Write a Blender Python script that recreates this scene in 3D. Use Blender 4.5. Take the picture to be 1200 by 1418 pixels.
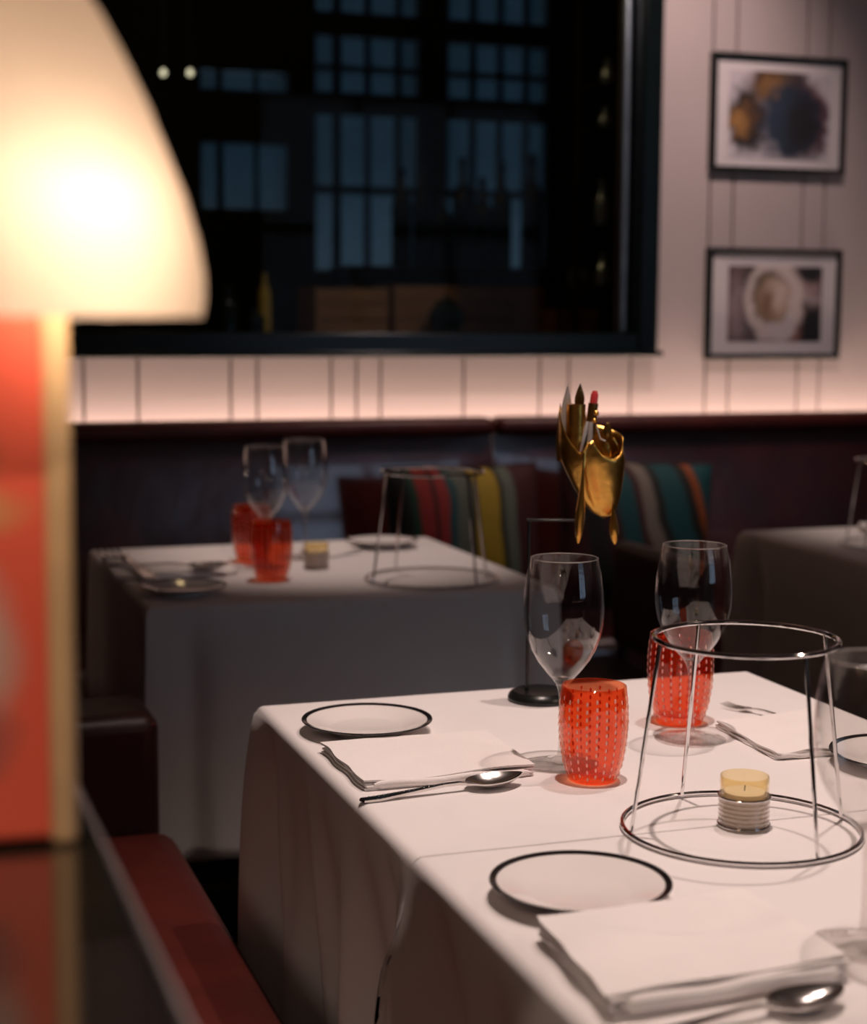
import bpy, math, random
from mathutils import Vector, Matrix
R = math.radians
random.seed(7)
for o in list(bpy.data.objects): bpy.data.objects.remove(o)
scene = bpy.context.scene
COL = scene.collection

# ------------------------------------------------------------------ camera
F, W, H = 2300.0, 1200.0, 1418.0
CAMZ, YAW, PITCH, ROLL = 1.258, R(-19), math.atan((709-439)/2300.0), R(0.34)
CM = Matrix.Rotation(YAW, 3, 'Z') @ Matrix.Rotation(R(90)-PITCH, 3, 'X') @ Matrix.Rotation(ROLL, 3, 'Z')
CP = Vector((0, 0, CAMZ))
cd = bpy.data.cameras.new('camera'); cam = bpy.data.objects.new('camera', cd); COL.objects.link(cam)
cam.matrix_world = Matrix.Translation(CP) @ CM.to_4x4()
cd.sensor_fit = 'HORIZONTAL'; cd.sensor_width = 24.0; cd.lens = F/W*24.0
cd.clip_start = 0.05; cd.clip_end = 60
cd.dof.use_dof = True; cd.dof.focus_distance = 1.86; cd.dof.aperture_fstop = 3.0
scene.camera = cam

# ------------------------------------------------------------------ world, exposure, lights
scene.view_settings.view_transform = 'Standard'; scene.view_settings.look = 'None'
scene.view_settings.gamma = 1.0; scene.view_settings.use_curve_mapping = False
scene.view_settings.exposure = 0.0
wd = bpy.data.worlds.new('dusk'); scene.world = wd; wd.use_nodes = True
bg = wd.node_tree.nodes['Background']; bg.inputs[0].default_value = (0.36, 0.48, 0.66, 1); bg.inputs[1].default_value = 2.0

def spot(name, loc, target, watts, size, blend=0.6, radius=0.02, col=(1, .80, .70)):
    l = bpy.data.lights.new(name, 'SPOT'); l.energy = watts; l.spot_size = R(size); l.spot_blend = blend
    l.shadow_soft_size = radius; l.color = col
    o = bpy.data.objects.new(name, l); COL.objects.link(o); o.location = loc
    o.rotation_euler = (Vector(target)-Vector(loc)).to_track_quat('-Z', 'Y').to_euler(); return o
spot('downlight_near_table', (.78, 1.58, 2.9), (.90, 1.60, .75), 112, 62, 0.85, 0.02, (1, .79, .71))
spot('downlight_near_table_second', (1.30, 1.95, 2.9), (1.0, 1.65, .75), 66, 60, 0.85, 0.02, (1, .79, .71))
spot('downlight_far_table', (0.98, 3.42, 2.9), (0.95, 3.42, .75), 85, 30, 0.9, 0.02, (1, .79, .71))
spot('downlight_right_table', (2.5, 3.4, 2.9), (2.55, 3.35, .75), 70, 30, 0.9)
spot('wall_washer', (2.2, 3.35, 2.9), (2.0, 4.42, 1.6), 75, 75, 0.9, 0.05, (1, .76, .70))
spot('fill_lamp_column', (-.10, -.75, 2.95), (-.02, .85, 1.1), 60, 13, 0.7, 0.03, (1, .74, .52))  # added spot that brightens the front of the lamp column
spot('fill_aisle_side', (2.6, .2, 3.0), (2.4, .4, 0), 60, 110, 0.8, 0.06, (1, .76, .62))  # unseen spot added as soft fill for the room
spot('fill_behind_left', (-1.3, -.6, 3.0), (-1.1, -.4, 0), 95, 110, 0.8, 0.06, (1, .76, .62))  # added fill from behind left, lifts the hanging cloth sides
al = bpy.data.lights.new('cove_strip', 'AREA'); al.shape = 'RECTANGLE'; al.size = 6.4; al.size_y = 0.025; al.energy = 40; al.color = (1, .73, .58)
ao = bpy.data.objects.new('cove_strip', al); COL.objects.link(ao); ao.location = (1.7, 4.360, 0.83); ao.rotation_euler = (R(180), 0, 0)

# ------------------------------------------------------------------ pixel helpers
def ray(px, py):
    return (CM @ Vector(((px-W/2)/F, -(py-H/2)/F, -1.0)))
def atz(px, py, z):
    d = ray(px, py); return CP + d*((z-CAMZ)/d.z)
def aty(px, py, y):
    d = ray(px, py); return CP + d*(y/d.y)
CR = CM @ Vector((1, 0, 0))

# ------------------------------------------------------------------ mesh helpers
class MB:
    def __init__(s): s.v = []; s.f = []
    def quad_grid(s, rows, closed=False, flip=False):
        b = len(s.v); n = len(rows[0])
        for r in rows: s.v += [tuple(p) for p in r]
        for i in range(len(rows)-1):
            for j in range(n if closed else n-1):
                k = (j+1) % n
                q = [b+i*n+j, b+i*n+k, b+(i+1)*n+k, b+(i+1)*n+j]
                s.f.append(q[::-1] if flip else q)
        return b
    def box(s, x0, x1, y0, y1, z0, z1):
        b = len(s.v)
        s.v += [(x0,y0,z0),(x1,y0,z0),(x1,y1,z0),(x0,y1,z0),(x0,y0,z1),(x1,y0,z1),(x1,y1,z1),(x0,y1,z1)]
        for q in ((0,3,2,1),(4,5,6,7),(0,1,5,4),(1,2,6,5),(2,3,7,6),(3,0,4,7)): s.f.append([b+i for i in q])
        return s
    def lathe(s, prof, n=48, c=(0, 0, 0), sx=1, sy=1):
        rows = [[(c[0]+sx*r*math.cos(2*math.pi*j/n), c[1]+sy*r*math.sin(2*math.pi*j/n), c[2]+z) for j in range(n)] for r, z in prof]
        s.quad_grid(rows, True); return s
    def tube(s, pts, r, n=8, closed=False, caps=True):
        pts = [Vector(p) for p in pts]; m = len(pts); rows = []
        rr = r if isinstance(r, (list, tuple)) else [r]*m
        up = None
        for i, p in enumerate(pts):
            if closed: t = pts[(i+1) % m]-pts[i-1]
            else: t = pts[min(i+1, m-1)]-pts[max(i-1, 0)]
            t.normalize()
            if up is None:
                up = Vector((0, 0, 1)) if abs(t.z) < .9 else Vector((1, 0, 0))
            a = up - t*up.dot(t); a.normalize(); up = a; b_ = t.cross(a)
            rows.append([p + (a*math.cos(2*math.pi*k/n)+b_*math.sin(2*math.pi*k/n))*rr[i] for k in range(n)])
        if closed: rows.append(rows[0])
        b = s.quad_grid(rows, True)
        if caps and not closed:
            s.f.append([b+k for k in range(n)][::-1]); e = b+(m-1)*n; s.f.append([e+k for k in range(n)])
        return s
    def ring(s, R_, r, z, n=72, k=10, c=(0, 0)):
        return s.tube([(c[0]+R_*math.cos(2*math.pi*i/n), c[1]+R_*math.sin(2*math.pi*i/n), z) for i in range(n)], r, k, closed=True)
    def build(s, name, mat, parent=None, smooth=True, bevel=0, loc=None, seg=2, auto=35, weld=0):
        me = bpy.data.meshes.new(name); me.from_pydata(s.v, [], s.f)
        import bmesh
        bm = bmesh.new(); bm.from_mesh(me)
        if weld: bmesh.ops.remove_doubles(bm, verts=bm.verts, dist=weld)
        bmesh.ops.recalc_face_normals(bm, faces=bm.faces); bm.to_mesh(me); bm.free()
        me.materials.append(mat)
        o = bpy.data.objects.new(name, me); COL.objects.link(o)
        if parent: o.parent = parent
        if loc is not None: o.location = loc
        if bevel:
            m = o.modifiers.new('bevel', 'BEVEL'); m.width = bevel; m.segments = seg; m.limit_method = 'ANGLE'
        if smooth:
            me.polygons.foreach_set('use_smooth', [True]*len(me.polygons))
            if auto: me.set_sharp_from_angle(angle=R(auto))
        me.update(); return o
def tag(o, label, cat, group=None):
    o['label'] = label; o['category'] = cat
    if group: o['group'] = group
    return o
def struct(o): o['kind'] = 'structure'; return o
def thing(name, label, cat, loc=(0, 0, 0), rz=0, group=None):
    o = bpy.data.objects.new(name, None); COL.objects.link(o); o.location = loc; o.rotation_euler = (0, 0, rz)
    o.empty_display_size = .05
    return tag(o, label, cat, group)

# ------------------------------------------------------------------ materials
def mat(name, col, rough=.5, metal=0, noise=0, nscale=20, bump=0, bscale=60, spec=.5, coat=0, sheen=0, col2=None, stretch=(1,1,1), detail=4, trans=0):
    m = bpy.data.materials.new(name); m.use_nodes = True; nt = m.node_tree; p = nt.nodes['Principled BSDF']
    p.inputs['Base Color'].default_value = (*col, 1); p.inputs['Roughness'].default_value = rough; p.inputs['Metallic'].default_value = metal
    p.inputs['Specular IOR Level'].default_value = spec; p.inputs['Coat Weight'].default_value = coat; p.inputs['Sheen Weight'].default_value = sheen
    tc = nt.nodes.new('ShaderNodeTexCoord'); mp = nt.nodes.new('ShaderNodeMapping'); mp.inputs['Scale'].default_value = stretch
    nt.links.new(tc.outputs['Object'], mp.inputs[0])
    if noise or col2:
        n = nt.nodes.new('ShaderNodeTexNoise'); n.inputs['Scale'].default_value = nscale; n.inputs['Detail'].default_value = detail
        nt.links.new(mp.outputs[0], n.inputs[0])
        mx = nt.nodes.new('ShaderNodeMix'); mx.data_type = 'RGBA'
        mx.inputs[6].default_value = (*col, 1); mx.inputs[7].default_value = (*(col2 or [c*(1-noise) for c in col]), 1)
        rp = nt.nodes.new('ShaderNodeMapRange'); rp.inputs[1].default_value = .35; rp.inputs[2].default_value = .65
        nt.links.new(n.outputs[0], rp.inputs[0]); nt.links.new(rp.outputs[0], mx.inputs[0]); nt.links.new(mx.outputs[2], p.inputs['Base Color'])
    if bump:
        n2 = nt.nodes.new('ShaderNodeTexNoise'); n2.inputs['Scale'].default_value = bscale; n2.inputs['Detail'].default_value = 3
        b = nt.nodes.new('ShaderNodeBump'); b.inputs['Strength'].default_value = bump; b.inputs['Distance'].default_value = .01
        nt.links.new(mp.outputs[0], n2.inputs[0]); nt.links.new(n2.outputs[0], b.inputs['Height']); nt.links.new(b.outputs[0], p.inputs['Normal'])
    return m
def emis(name, col, s):
    m = mat(name, col); p = m.node_tree.nodes['Principled BSDF']
    p.inputs['Emission Color'].default_value = (*col, 1); p.inputs['Emission Strength'].default_value = s; return m
def thin_glass(name, tint=(1, 1, 1), gloss=1.0, rough=0.0, body=0, bodycol=(1, 1, 1), ior=1.5):
    m = bpy.data.materials.new(name); m.use_nodes = True; nt = m.node_tree; nt.nodes.clear()
    out = nt.nodes.new('ShaderNodeOutputMaterial'); t = nt.nodes.new('ShaderNodeBsdfTransparent'); t.inputs[0].default_value = (*tint, 1)
    g = nt.nodes.new('ShaderNodeBsdfGlossy'); g.inputs['Roughness'].default_value = rough; g.inputs[0].default_value = (gloss, gloss, gloss, 1)
    lw = nt.nodes.new('ShaderNodeLayerWeight'); lw.inputs[0].default_value = .5
    pw = nt.nodes.new('ShaderNodeMath'); pw.operation = 'POWER'; pw.inputs[1].default_value = 3.4; nt.links.new(lw.outputs['Facing'], pw.inputs[0])
    fr = nt.nodes.new('ShaderNodeMath'); fr.operation = 'MULTIPLY_ADD'; fr.inputs[1].default_value = .75; fr.inputs[2].default_value = ((ior-1)/(ior+1))**2; nt.links.new(pw.outputs[0], fr.inputs[0])
    mx = nt.nodes.new('ShaderNodeMixShader'); nt.links.new(fr.outputs[0], mx.inputs[0])
    src = t.outputs[0]
    if body:
        tr = nt.nodes.new('ShaderNodeBsdfTranslucent'); tr.inputs[0].default_value = (*bodycol, 1)
        df = nt.nodes.new('ShaderNodeBsdfDiffuse'); df.inputs[0].default_value = (*bodycol, 1)
        a = nt.nodes.new('ShaderNodeMixShader'); a.inputs[0].default_value = .6; nt.links.new(df.outputs[0], a.inputs[1]); nt.links.new(tr.outputs[0], a.inputs[2])
        b = nt.nodes.new('ShaderNodeMixShader'); b.inputs[0].default_value = body; nt.links.new(src, b.inputs[1]); nt.links.new(a.outputs[0], b.inputs[2]); src = b.outputs[0]
    nt.links.new(src, mx.inputs[1]); nt.links.new(g.outputs[0], mx.inputs[2]); nt.links.new(mx.outputs[0], out.inputs[0])
    return m
def translucent(name, col, mixv=.7):
    m = bpy.data.materials.new(name); m.use_nodes = True; nt = m.node_tree; nt.nodes.clear()
    out = nt.nodes.new('ShaderNodeOutputMaterial'); t = nt.nodes.new('ShaderNodeBsdfTranslucent'); t.inputs[0].default_value = (*col, 1)
    d = nt.nodes.new('ShaderNodeBsdfDiffuse'); d.inputs[0].default_value = (*col, 1)
    mx = nt.nodes.new('ShaderNodeMixShader'); mx.inputs[0].default_value = mixv
    nt.links.new(d.outputs[0], mx.inputs[1]); nt.links.new(t.outputs[0], mx.inputs[2]); nt.links.new(mx.outputs[0], out.inputs[0]); return m

M = {}
M['wall'] = mat('painted_panelling', (.56, .47, .46), .55, noise=.06, nscale=3, bump=.04, bscale=80)
M['groove'] = mat('panel_groove', (.30, .24, .23), .7, noise=.1)
M['plaster'] = mat('plaster', (.30, .22, .19), .8, noise=.1, nscale=4)
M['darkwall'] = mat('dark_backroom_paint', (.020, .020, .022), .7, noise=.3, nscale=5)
M['floor'] = mat('dark_oak_floor', (.035, .022, .015), .45, noise=.5, nscale=6, stretch=(8, 1, 1))
M['frame'] = mat('dark_green_lacquer', (.003, .007, .007), .25, spec=.3, noise=.3, bump=.03, bscale=15)
M['bead'] = mat('blue_highlight_bead', (.35, .42, .48), .35, metal=.9, noise=.2)  # bluish reflected highlight is put into the bead's colour
M['leather'] = mat('burgundy_leather', (.075, .010, .008), .30, noise=.4, nscale=7, bump=.45, bscale=5, spec=1.0, coat=.8)
M['leather_red'] = mat('red_leather', (.105, .013, .008), .45, noise=.3, nscale=8, bump=.18, bscale=25)
M['leather_dark'] = mat('dark_shaded_leather', (.040, .009, .006), .45, noise=.4, nscale=8, bump=.2, bscale=20)  # on the armrest, the lack of front light is put into this colour
M['ledge'] = mat('polished_dark_ledge', (.030, .024, .018), .12, noise=.3, nscale=10, coat=1.0, spec=1.0)
M['cloth'] = mat('white_table_linen', (.80, .755, .74), .9, noise=.03, nscale=6, bump=.05, bscale=400, sheen=.1)
M['napkin'] = mat('white_napkin_linen', (.84, .79, .765), .9, noise=.03, nscale=20, bump=.12, bscale=300)
M['ceramic'] = mat('glazed_white_ceramic', (.82, .77, .74), .12, noise=.02, nscale=30)
M['band'] = mat('black_rim_band', (.012, .011, .012), .15, noise=.2)
M['chrome'] = mat('chrome_wire', (.80, .78, .78), .09, metal=1, noise=.03)
M['steel'] = mat('polished_steel', (.72, .69, .66), .16, metal=1, noise=.08, nscale=80)
M['brass'] = mat('aged_brass', (.80, .45, .10), .28, metal=1, noise=.35, nscale=35, bump=.12, bscale=60)
M['brass_dark'] = mat('dark_brass', (.30, .17, .05), .35, metal=1, noise=.4, nscale=50)
M['silver'] = mat('dull_silver', (.60, .54, .50), .4, metal=.35, noise=.2)
M['blackmetal'] = mat('black_enamelled_metal', (.012, .013, .012), .3, noise=.3)
M['redtip'] = mat('red_enamel', (.62, .05, .05), .35, noise=.2)
M['darkwood'] = mat('dark_stained_wood', (.03, .016, .010), .45, noise=.4, nscale=10, stretch=(6, 1, 1))
M['glass'] = thin_glass('clear_wine_glass', (.97, .965, .96), 1.0)
M['stem'] = thin_glass('clear_glass_stem', (.90, .88, .87), 1.0, ior=1.75)
M['rimglass'] = thin_glass('glass_rim', (.9, .88, .87), 1.0, rough=.15, body=.15, bodycol=(.9, .85, .8), ior=2.4)
M['pane'] = thin_glass('window_pane', (.80, .85, .85), .035)
M['amber'] = thin_glass('amber_glass', (.97, .90, .72), .9)
M['votive'] = thin_glass('frosted_ribbed_glass', (.84, .80, .77), 1.0, rough=.08, body=.20, bodycol=(.85, .8, .76), ior=1.9)
M['redglass'] = thin_glass('coral_red_glass', (1, .58, .40), 1.0, body=.11, bodycol=(1, .10, .03))
M['bubble'] = mat('pale_bubble_inlay', (1, .50, .40), .25, noise=.05)
M['wax'] = translucent('candle_wax', (.95, .88, .76), .35)
M['shade'] = translucent('cream_lamp_shade', (.42, .335, .27), .78)
M['lampred'] = mat('coral_lamp_panel', (.88, .13, .07), .5, noise=.12, nscale=18)
M['lamptan'] = mat('cream_corner_post', (.78, .50, .26), .4, noise=.15)
M['mount'] = mat('picture_mount_card', (.74, .68, .69), .8, noise=.02)
M['slat'] = mat('pale_blue_slat', (.26, .36, .42), .6, noise=.15)
M['crate'] = mat('orange_brown_wood_crate', (.30, .13, .035), .6, noise=.3, nscale=8, stretch=(1, 1, 6))
M['bottle'] = mat('dark_bottle_glass', (.010, .016, .014), .12, noise=.2)
M['paleglass'] = mat('pale_frosted_glass', (.70, .85, .85), .22, metal=.85, noise=.2)
M['yellow'] = mat('yellow_label', (.45, .28, .02), .6, noise=.2)
M['bulb'] = emis('small_filament_bulb', (1, .82, .55), 1.6)
M['lampbulb'] = emis('warm_lamp_bulb', (1, .72, .45), 6)

# ------------------------------------------------------------------ room shell
YW = 4.42; YF = 7.6; ZC = 3.2; X0, X1, YB = -2.6, 5.2, -3.0
def wall_mesh(x0, x1, z0, z1, holes, y0, y1):
    xs = sorted({x0, x1, *[h[0] for h in holes], *[h[1] for h in holes]}); zs = sorted({z0, z1, *[h[2] for h in holes], *[h[3] for h in holes]})
    mb = MB()
    for i in range(len(xs)-1):
        for j in range(len(zs)-1):
            cx, cz = (xs[i]+xs[i+1])/2, (zs[j]+zs[j+1])/2
            if any(h[0] < cx < h[1] and h[2] < cz < h[3] for h in holes): continue
            mb.box(xs[i], xs[i+1], y0, y1, zs[j], zs[j+1])
    return mb
struct(MB().box(X0, X1, YB, YF+.3, -.1, 0).build('floor', M['floor'], smooth=False))
struct(MB().box(X0, X1, YB, YF+.3, ZC, ZC+.1).build('ceiling', M['plaster'], smooth=False))
struct(MB().box(X0-.1, X0, YB, YF+.3, 0, ZC).build('wall_left', M['plaster'], smooth=False))
struct(MB().box(X1, X1+.1, YB, YF+.3, 0, ZC).build('wall_right', M['plaster'], smooth=False))
# wall behind the camera with the tall dusk window whose sheen shows on the banquette
fh = (2.75, 5.05, 0.9, 2.9)
struct(wall_mesh(X0, X1, 0, ZC, [fh], YB-.12, YB).build('wall_front', M['plaster'], smooth=False))
w5 = struct(wall_mesh(fh[0], fh[1], fh[2], fh[3], [(fh[0]+.06+i*.745, fh[0]+.745+i*.745, fh[2]+.06+j*.98, fh[2]+.96+j*.98) for i in range(3) for j in range(2)], YB-.08, YB-.03).build('window_5', M['frame'], smooth=False))

# back wall with the big dark window
wr = aty(903, 400, YW).x          # outer right of frame
wz = aty(600, 491, YW).z          # outer bottom of frame
wl, wt = -0.75, 2.42
ins = 0.055
hole = (wl+ins, wr-ins, wz+ins, wt-ins)
wall = struct(wall_mesh(X0, X1, 0, ZC, [hole], YW, YW+.14).build('wall_back', M['groove'], smooth=False))
gx = [aty(p, 535, YW).x for p in (115, 190, 318, 355, 457, 492, 525, 640, 745, 785, 870, 973, 1005, 1100, 1130)]
left = [gx[0]-.24*k-.05*(k % 2) for k in range(1, 12)][::-1]; right = []
for k in range(1, 9): right += [gx[-1]+.255*k-.062, gx[-1]+.255*k]
gaps = [X0] + [g for g in left if g > X0+.05] + gx + [g for g in right if g < X1-.05] + [X1]
GP = .004
for a, b in zip(gaps[:-1], gaps[1:]):
    mb = MB(); a, b = a+GP, b-GP
    if b < wl or a > wr: mb.box(a, b, YW-.012, YW-.0005, 0.02, ZC-.02)
    else:
        mb.box(a, b, YW-.012, YW-.0005, 0.02, wz)
        if b > wr: mb.box(wr, b, YW-.012, YW-.0005, wz, ZC-.02)
        elif a < wl: mb.box(a, wl, YW-.012, YW-.0005, wz, ZC-.02)
        mb.box(max(a, wl), min(b, wr), YW-.012, YW-.0005, wt, ZC-.02)
    mb.build('wall_board', M['wall'], wall, smooth=False)
# window_1: frame rails, inner bead, pane
w1 = thing('window_1', 'large dark green framed window above the banquette', 'window', ((wl+wr)/2, YW, wz)); del w1['category'], w1['label']; struct(w1)
cx = (wl+wr)/2
def rail(name, x0, x1, z0, z1, y0, y1, m, bev=.006):
    return MB().box(x0-cx, x1-cx, y0-YW, y1-YW, z0-wz, z1-wz).build(name, m, w1, bevel=bev)
fw = .062
rail('frame_rail', wr-fw, wr, wz, wt, YW-.045, YW+.10, M['frame']); rail('frame_rail', wl, wl+fw, wz, wt, YW-.045, YW+.10, M['frame'])
rail('frame_rail', wl+fw, wr-fw, wz, wz+fw, YW-.045, YW+.10, M['frame']); rail('frame_rail', wl+fw, wr-fw, wt-fw, wt, YW-.045, YW+.10, M['frame'])
bw = .030
rail('bead', wr-fw-bw, wr-fw-.008, wz+fw, wt-fw, YW+.02, YW+.06, M['bead'], .008); rail('bead', wl+fw+.008, wl+fw+bw, wz+fw, wt-fw, YW+.02, YW+.06, M['bead'], .008)
rail('sill_lip', wl-.01, wr+.004, wz-.006, wz+.012, YW-.075, YW-.04, M['frame'], .005)
rail('pane', wl+fw, wr-fw, wz+fw, wt-fw, YW+.068, YW+.074, M['pane'], 0)

# ------------------------------------------------------------------ dark room behind the window
YV = YF-.02
def fx(p, y=180): return aty(p, y, YF).x
def fz(p, x=600): return aty(x, p, YF).z
A = (fx(437), fx(580)); B = (fx(620), fx(757)); C_ = (fx(278), fx(400, 240))
zt, zb = ZC-.06, fz(378)
zcb, zct = fz(292, 330), fz(98, 330)
holes = [(A[0], A[1], zb, zt), (B[0], B[1], zb, zt), (C_[0], C_[1], zcb, zct)]
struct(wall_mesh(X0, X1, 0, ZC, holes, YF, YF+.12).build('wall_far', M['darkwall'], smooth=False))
struct(MB().box(X0, X1, YW+.141, YW+.15, 0, wz-.02).build('trim_1', M['darkwall'], smooth=False))
def far_window(n, a, b, z0, z1, vbars, hbars, tilt):
    w = thing('window_%d' % n, 'x', 'x', ((a+b)/2, YF, z0)); del w['category'], w['label']; struct(w)
    c = (a+b)/2
    for p0, p1 in vbars: MB().box(p0-c, p1-c, -.03, .02, 0, z1-z0).build('muntin', M['darkwall'], w, smooth=False)
    for q0, q1 in hbars: MB().box(a-c, b-c, -.035, .02, q0-z0, q1-z0).build('rail', M['darkwall'], w, smooth=False)
    s = MB(); z = z0+.01; rows = []
    while z < z1-.01:
        dy, dz = .013*math.cos(tilt), .013*math.sin(tilt)
        s.quad_grid([[(a-c, .05-dy, z-z0+dz), (b-c, .05-dy, z-z0+dz)], [(a-c, .05+dy, z-z0-dz), (b-c, .05+dy, z-z0-dz)]])
        z += .0215
    o = s.build('shutter_slats', M['slat'], w, smooth=False); o['kind'] = 'stuff'
    MB().box(a-c, b-c, .085, .09, 0, z1-z0).build('pane', M['pane'], w, smooth=False)
hb = [(fz(b), fz(a)) for a, b in ((27, 60), (99, 107), (136, 166), (262, 272))]
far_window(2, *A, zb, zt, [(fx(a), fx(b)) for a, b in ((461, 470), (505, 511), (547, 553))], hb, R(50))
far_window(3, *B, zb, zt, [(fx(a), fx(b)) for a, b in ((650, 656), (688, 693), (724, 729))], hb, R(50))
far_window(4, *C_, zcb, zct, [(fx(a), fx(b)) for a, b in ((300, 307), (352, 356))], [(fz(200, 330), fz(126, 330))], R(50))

# back counter with crates, bottles, glassware
YC = 5.45
zc_top = aty(600, 466, YC).z
ct = thing('back_counter', 'long dark counter in the room behind the window', 'counter', (1.0, YC, 0))
MB().box(-2.2, 3.2, -.1, .6, zc_top-.05, zc_top).build('worktop', M['darkwood'], ct, bevel=.005)
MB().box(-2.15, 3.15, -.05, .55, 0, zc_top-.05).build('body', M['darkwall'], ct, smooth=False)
def crate(p0, p1, q, y, dep, label):
    a, b = aty(p0, 450, y).x, aty(p1, 450, y).x; h = max(.06, aty((p0+p1)/2, q, y).z-zc_top); c = (a+b)/2; w = (b-a)/2
    t = thing('wooden_crate', label, 'crate', (c, y, zc_top), 0, 'wooden crates behind the window')
    n = 3
    for i in range(n):
        MB().box(-w, w, -.01, .0, h*i/n+.003, h*(i+1)/n-.003).build('slat', M['crate'], t, smooth=False)
        MB().box(-w, w, dep, dep+.01, h*i/n+.003, h*(i+1)/n-.003).build('slat', M['crate'], t, smooth=False)
    for s in (-1, 1): MB().box(min(s*w, s*(w-.012)), max(s*w, s*(w-.012)), 0, dep, 0, h).build('end_panel', M['crate'], t, smooth=False)
crate(436, 536, 398, 5.50, .22, 'small orange-brown wooden crate on the counter behind the dark window')
crate(545, 752, 396, 5.62, .25, 'long orange-brown wooden crate on the counter behind the dark window')
crate(768, 826, 428, 5.50, .18, 'smallest wooden box on the counter, under a pale goblet, behind the window')
def bottle(px, ptop, y, m, label, z0=None, hmax=None, group='bottles behind the window', w=.036):
    z0 = zc_top if z0 is None else z0
    p = aty(px, ptop, y); h = p.z-z0
    t = thing('bottle', label, 'bottle', (p.x, y, z0), 0, group)
    MB().lathe([(0, 0), (w, 0), (w, h*.62), (w*.8, h*.70), (w*.36, h*.78), (w*.34, h*.93), (0, h*.93)], 16).build('body', m, t)
    MB().lathe([(0, h*.93), (w*.42, h*.93), (w*.42, h), (0, h)], 12).build('cap', M['blackmetal'], t)
bl = [(556, 232, 'leftmost'), (585, 225, 'second from left'), (612, 262, 'third from left'), (640, 218, 'fourth from left'),
      (668, 246, 'fifth from left'), (695, 224, 'sixth from left'), (738, 214, 'rightmost')]
zsh = aty(640, 372, 6.4).z
sh = thing('bottle_shelf', 'dark raised shelf of bottles in the room behind the window', 'shelf', (aty(640, 372, 6.4).x, 6.4, 0))
MB().box(-.52, .42, -.12, .12, zsh-.03, zsh).build('board', M['darkwood'], sh, smooth=False)
for s in (-.5, .38): MB().box(s, s+.03, -.1, .1, 0, zsh-.03).build('upright', M['darkwood'], sh, smooth=False)
for px, pt, n in bl: bottle(px, pt, 6.4, M['bottle'], n+' of the dark bottles silhouetted against the shuttered window', zsh, w=.04)
bottle(316, 395, 5.6, M['bottle'], 'dark bottle with pale top beside the lamp shade, behind the window', group='bottles on the counter')
bottle(352, 424, 5.56, M['bottle'], 'short dark bottle with round shoulder on the counter left of the crates', group='bottles on the counter')
t = bottle(366, 372, 5.66, M['yellow'], 'tall yellow bottle on the counter left of the crates', group='bottles on the counter', w=.022)
p = aty(618, 466, 5.48); r = .065
pot = thing('round_pot', 'round black pot in front of the long crate behind the window', 'pot', (p.x, 5.48, zc_top))
MB().lathe([(0, 0), (r*.6, 0), (r, r*.8), (r*.95, r*1.3), (r*.55, r*1.75), (r*.55, r*1.9), (0, r*1.9)], 24).build('body', M['bottle'], pot)
MB().lathe([(0, r*1.9), (.012, r*1.9), (.016, r*2.1), (0, r*2.2)], 12).build('knob', M['blackmetal'], pot)
zb3 = aty(797, 428, 5.59).z
gb = aty(800, 400, 5.59)
go = thing('goblet', 'pale frosted goblet standing on the smallest box behind the window', 'glass', (gb.x, 5.59, zb3+.003))
MB().lathe([(0, 0), (.03, 0), (.03, .005), (.006, .012), (.006, .04), (.036, .07), (.043, .11), (.036, .14), (.033, .14), (.038, .11), (0, .06)], 24).build('bowl', M['paleglass'], go)
# glass rack at the right of the window
YR = 5.2
xr = aty(838, 300, YR).x
rk = thing('glass_rack', 'tall dark rack of glassware at the right inside the window', 'rack', (xr, YR, 0))
lv = [aty(838, q, YR).z for q in (395, 312, 178, 118)]
for z in lv: MB().box(-.07, .11, -.06, .1, z-.012, z).build('shelf', M['darkwood'], rk, smooth=False)
MB().box(.10, .13, -.06, .1, 0, 2.6).build('upright', M['darkwood'], rk, smooth=False); MB().box(-.075, -.065, .06, .1, 0, 2.6).build('upright', M['darkwood'], rk, smooth=False)
for (px, q0, q1, z, n) in ((834, 395, 352, lv[0], 'on the lowest rack shelf'), (833, 312, 250, lv[1], 'on the second rack shelf from below'),
                           (838, 178, 150, lv[2], 'on the third rack shelf from below'), (841, 118, 82, lv[3], 'on the top rack shelf')):
    h = abs(aty(px, q1, YR).z-aty(px, q0, YR).z)
    g = thing('carafe', 'pale glass carafe '+n+' inside the window', 'carafe', (aty(px, q0, YR-.02).x, YR-.02, z), 0, 'carafes on the rack')
    MB().lathe([(0, 0), (.022, 0), (.027, h*.3), (.02, h*.6), (.010, h*.75), (.012, h*.95), (0, h*.95)], 16).build('body', M['paleglass'], g)
    MB().lathe([(0, h*.95), (.008, h*.95), (.009, h), (0, h)], 10).build('stopper', M['paleglass'], g)
# two small pendant bulbs
for px, lab in ((226, 'left of the two tiny lit pendant bulbs beside the lamp shade'), (263, 'right of the two tiny lit pendant bulbs beside the lamp shade')):
    p = aty(px, 101, 6.2)
    t = thing('pendant_bulb', lab, 'pendant lamp', (p.x, 6.2, p.z), 0, 'pendant bulbs')
    MB().lathe([(0, -.012), (.008, -.009), (.012, 0), (.008, .009), (.004, .014), (0, .014)], 14).build('bulb', M['bulb'], t)
    MB().tube([(0, 0, .014), (0, 0, ZC-p.z)], .003, 6).build('cord', M['blackmetal'], t)
# weak warm fill added to lift the dark back room, no fixture
pl = bpy.data.lights.new('back_room_fill', 'POINT'); pl.energy = 5; pl.color = (1, .62, .3); pl.shadow_soft_size = .08
po = bpy.data.objects.new('back_room_fill', pl); COL.objects.link(po); po.location = (1.0, 4.95, 2.75)

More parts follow.
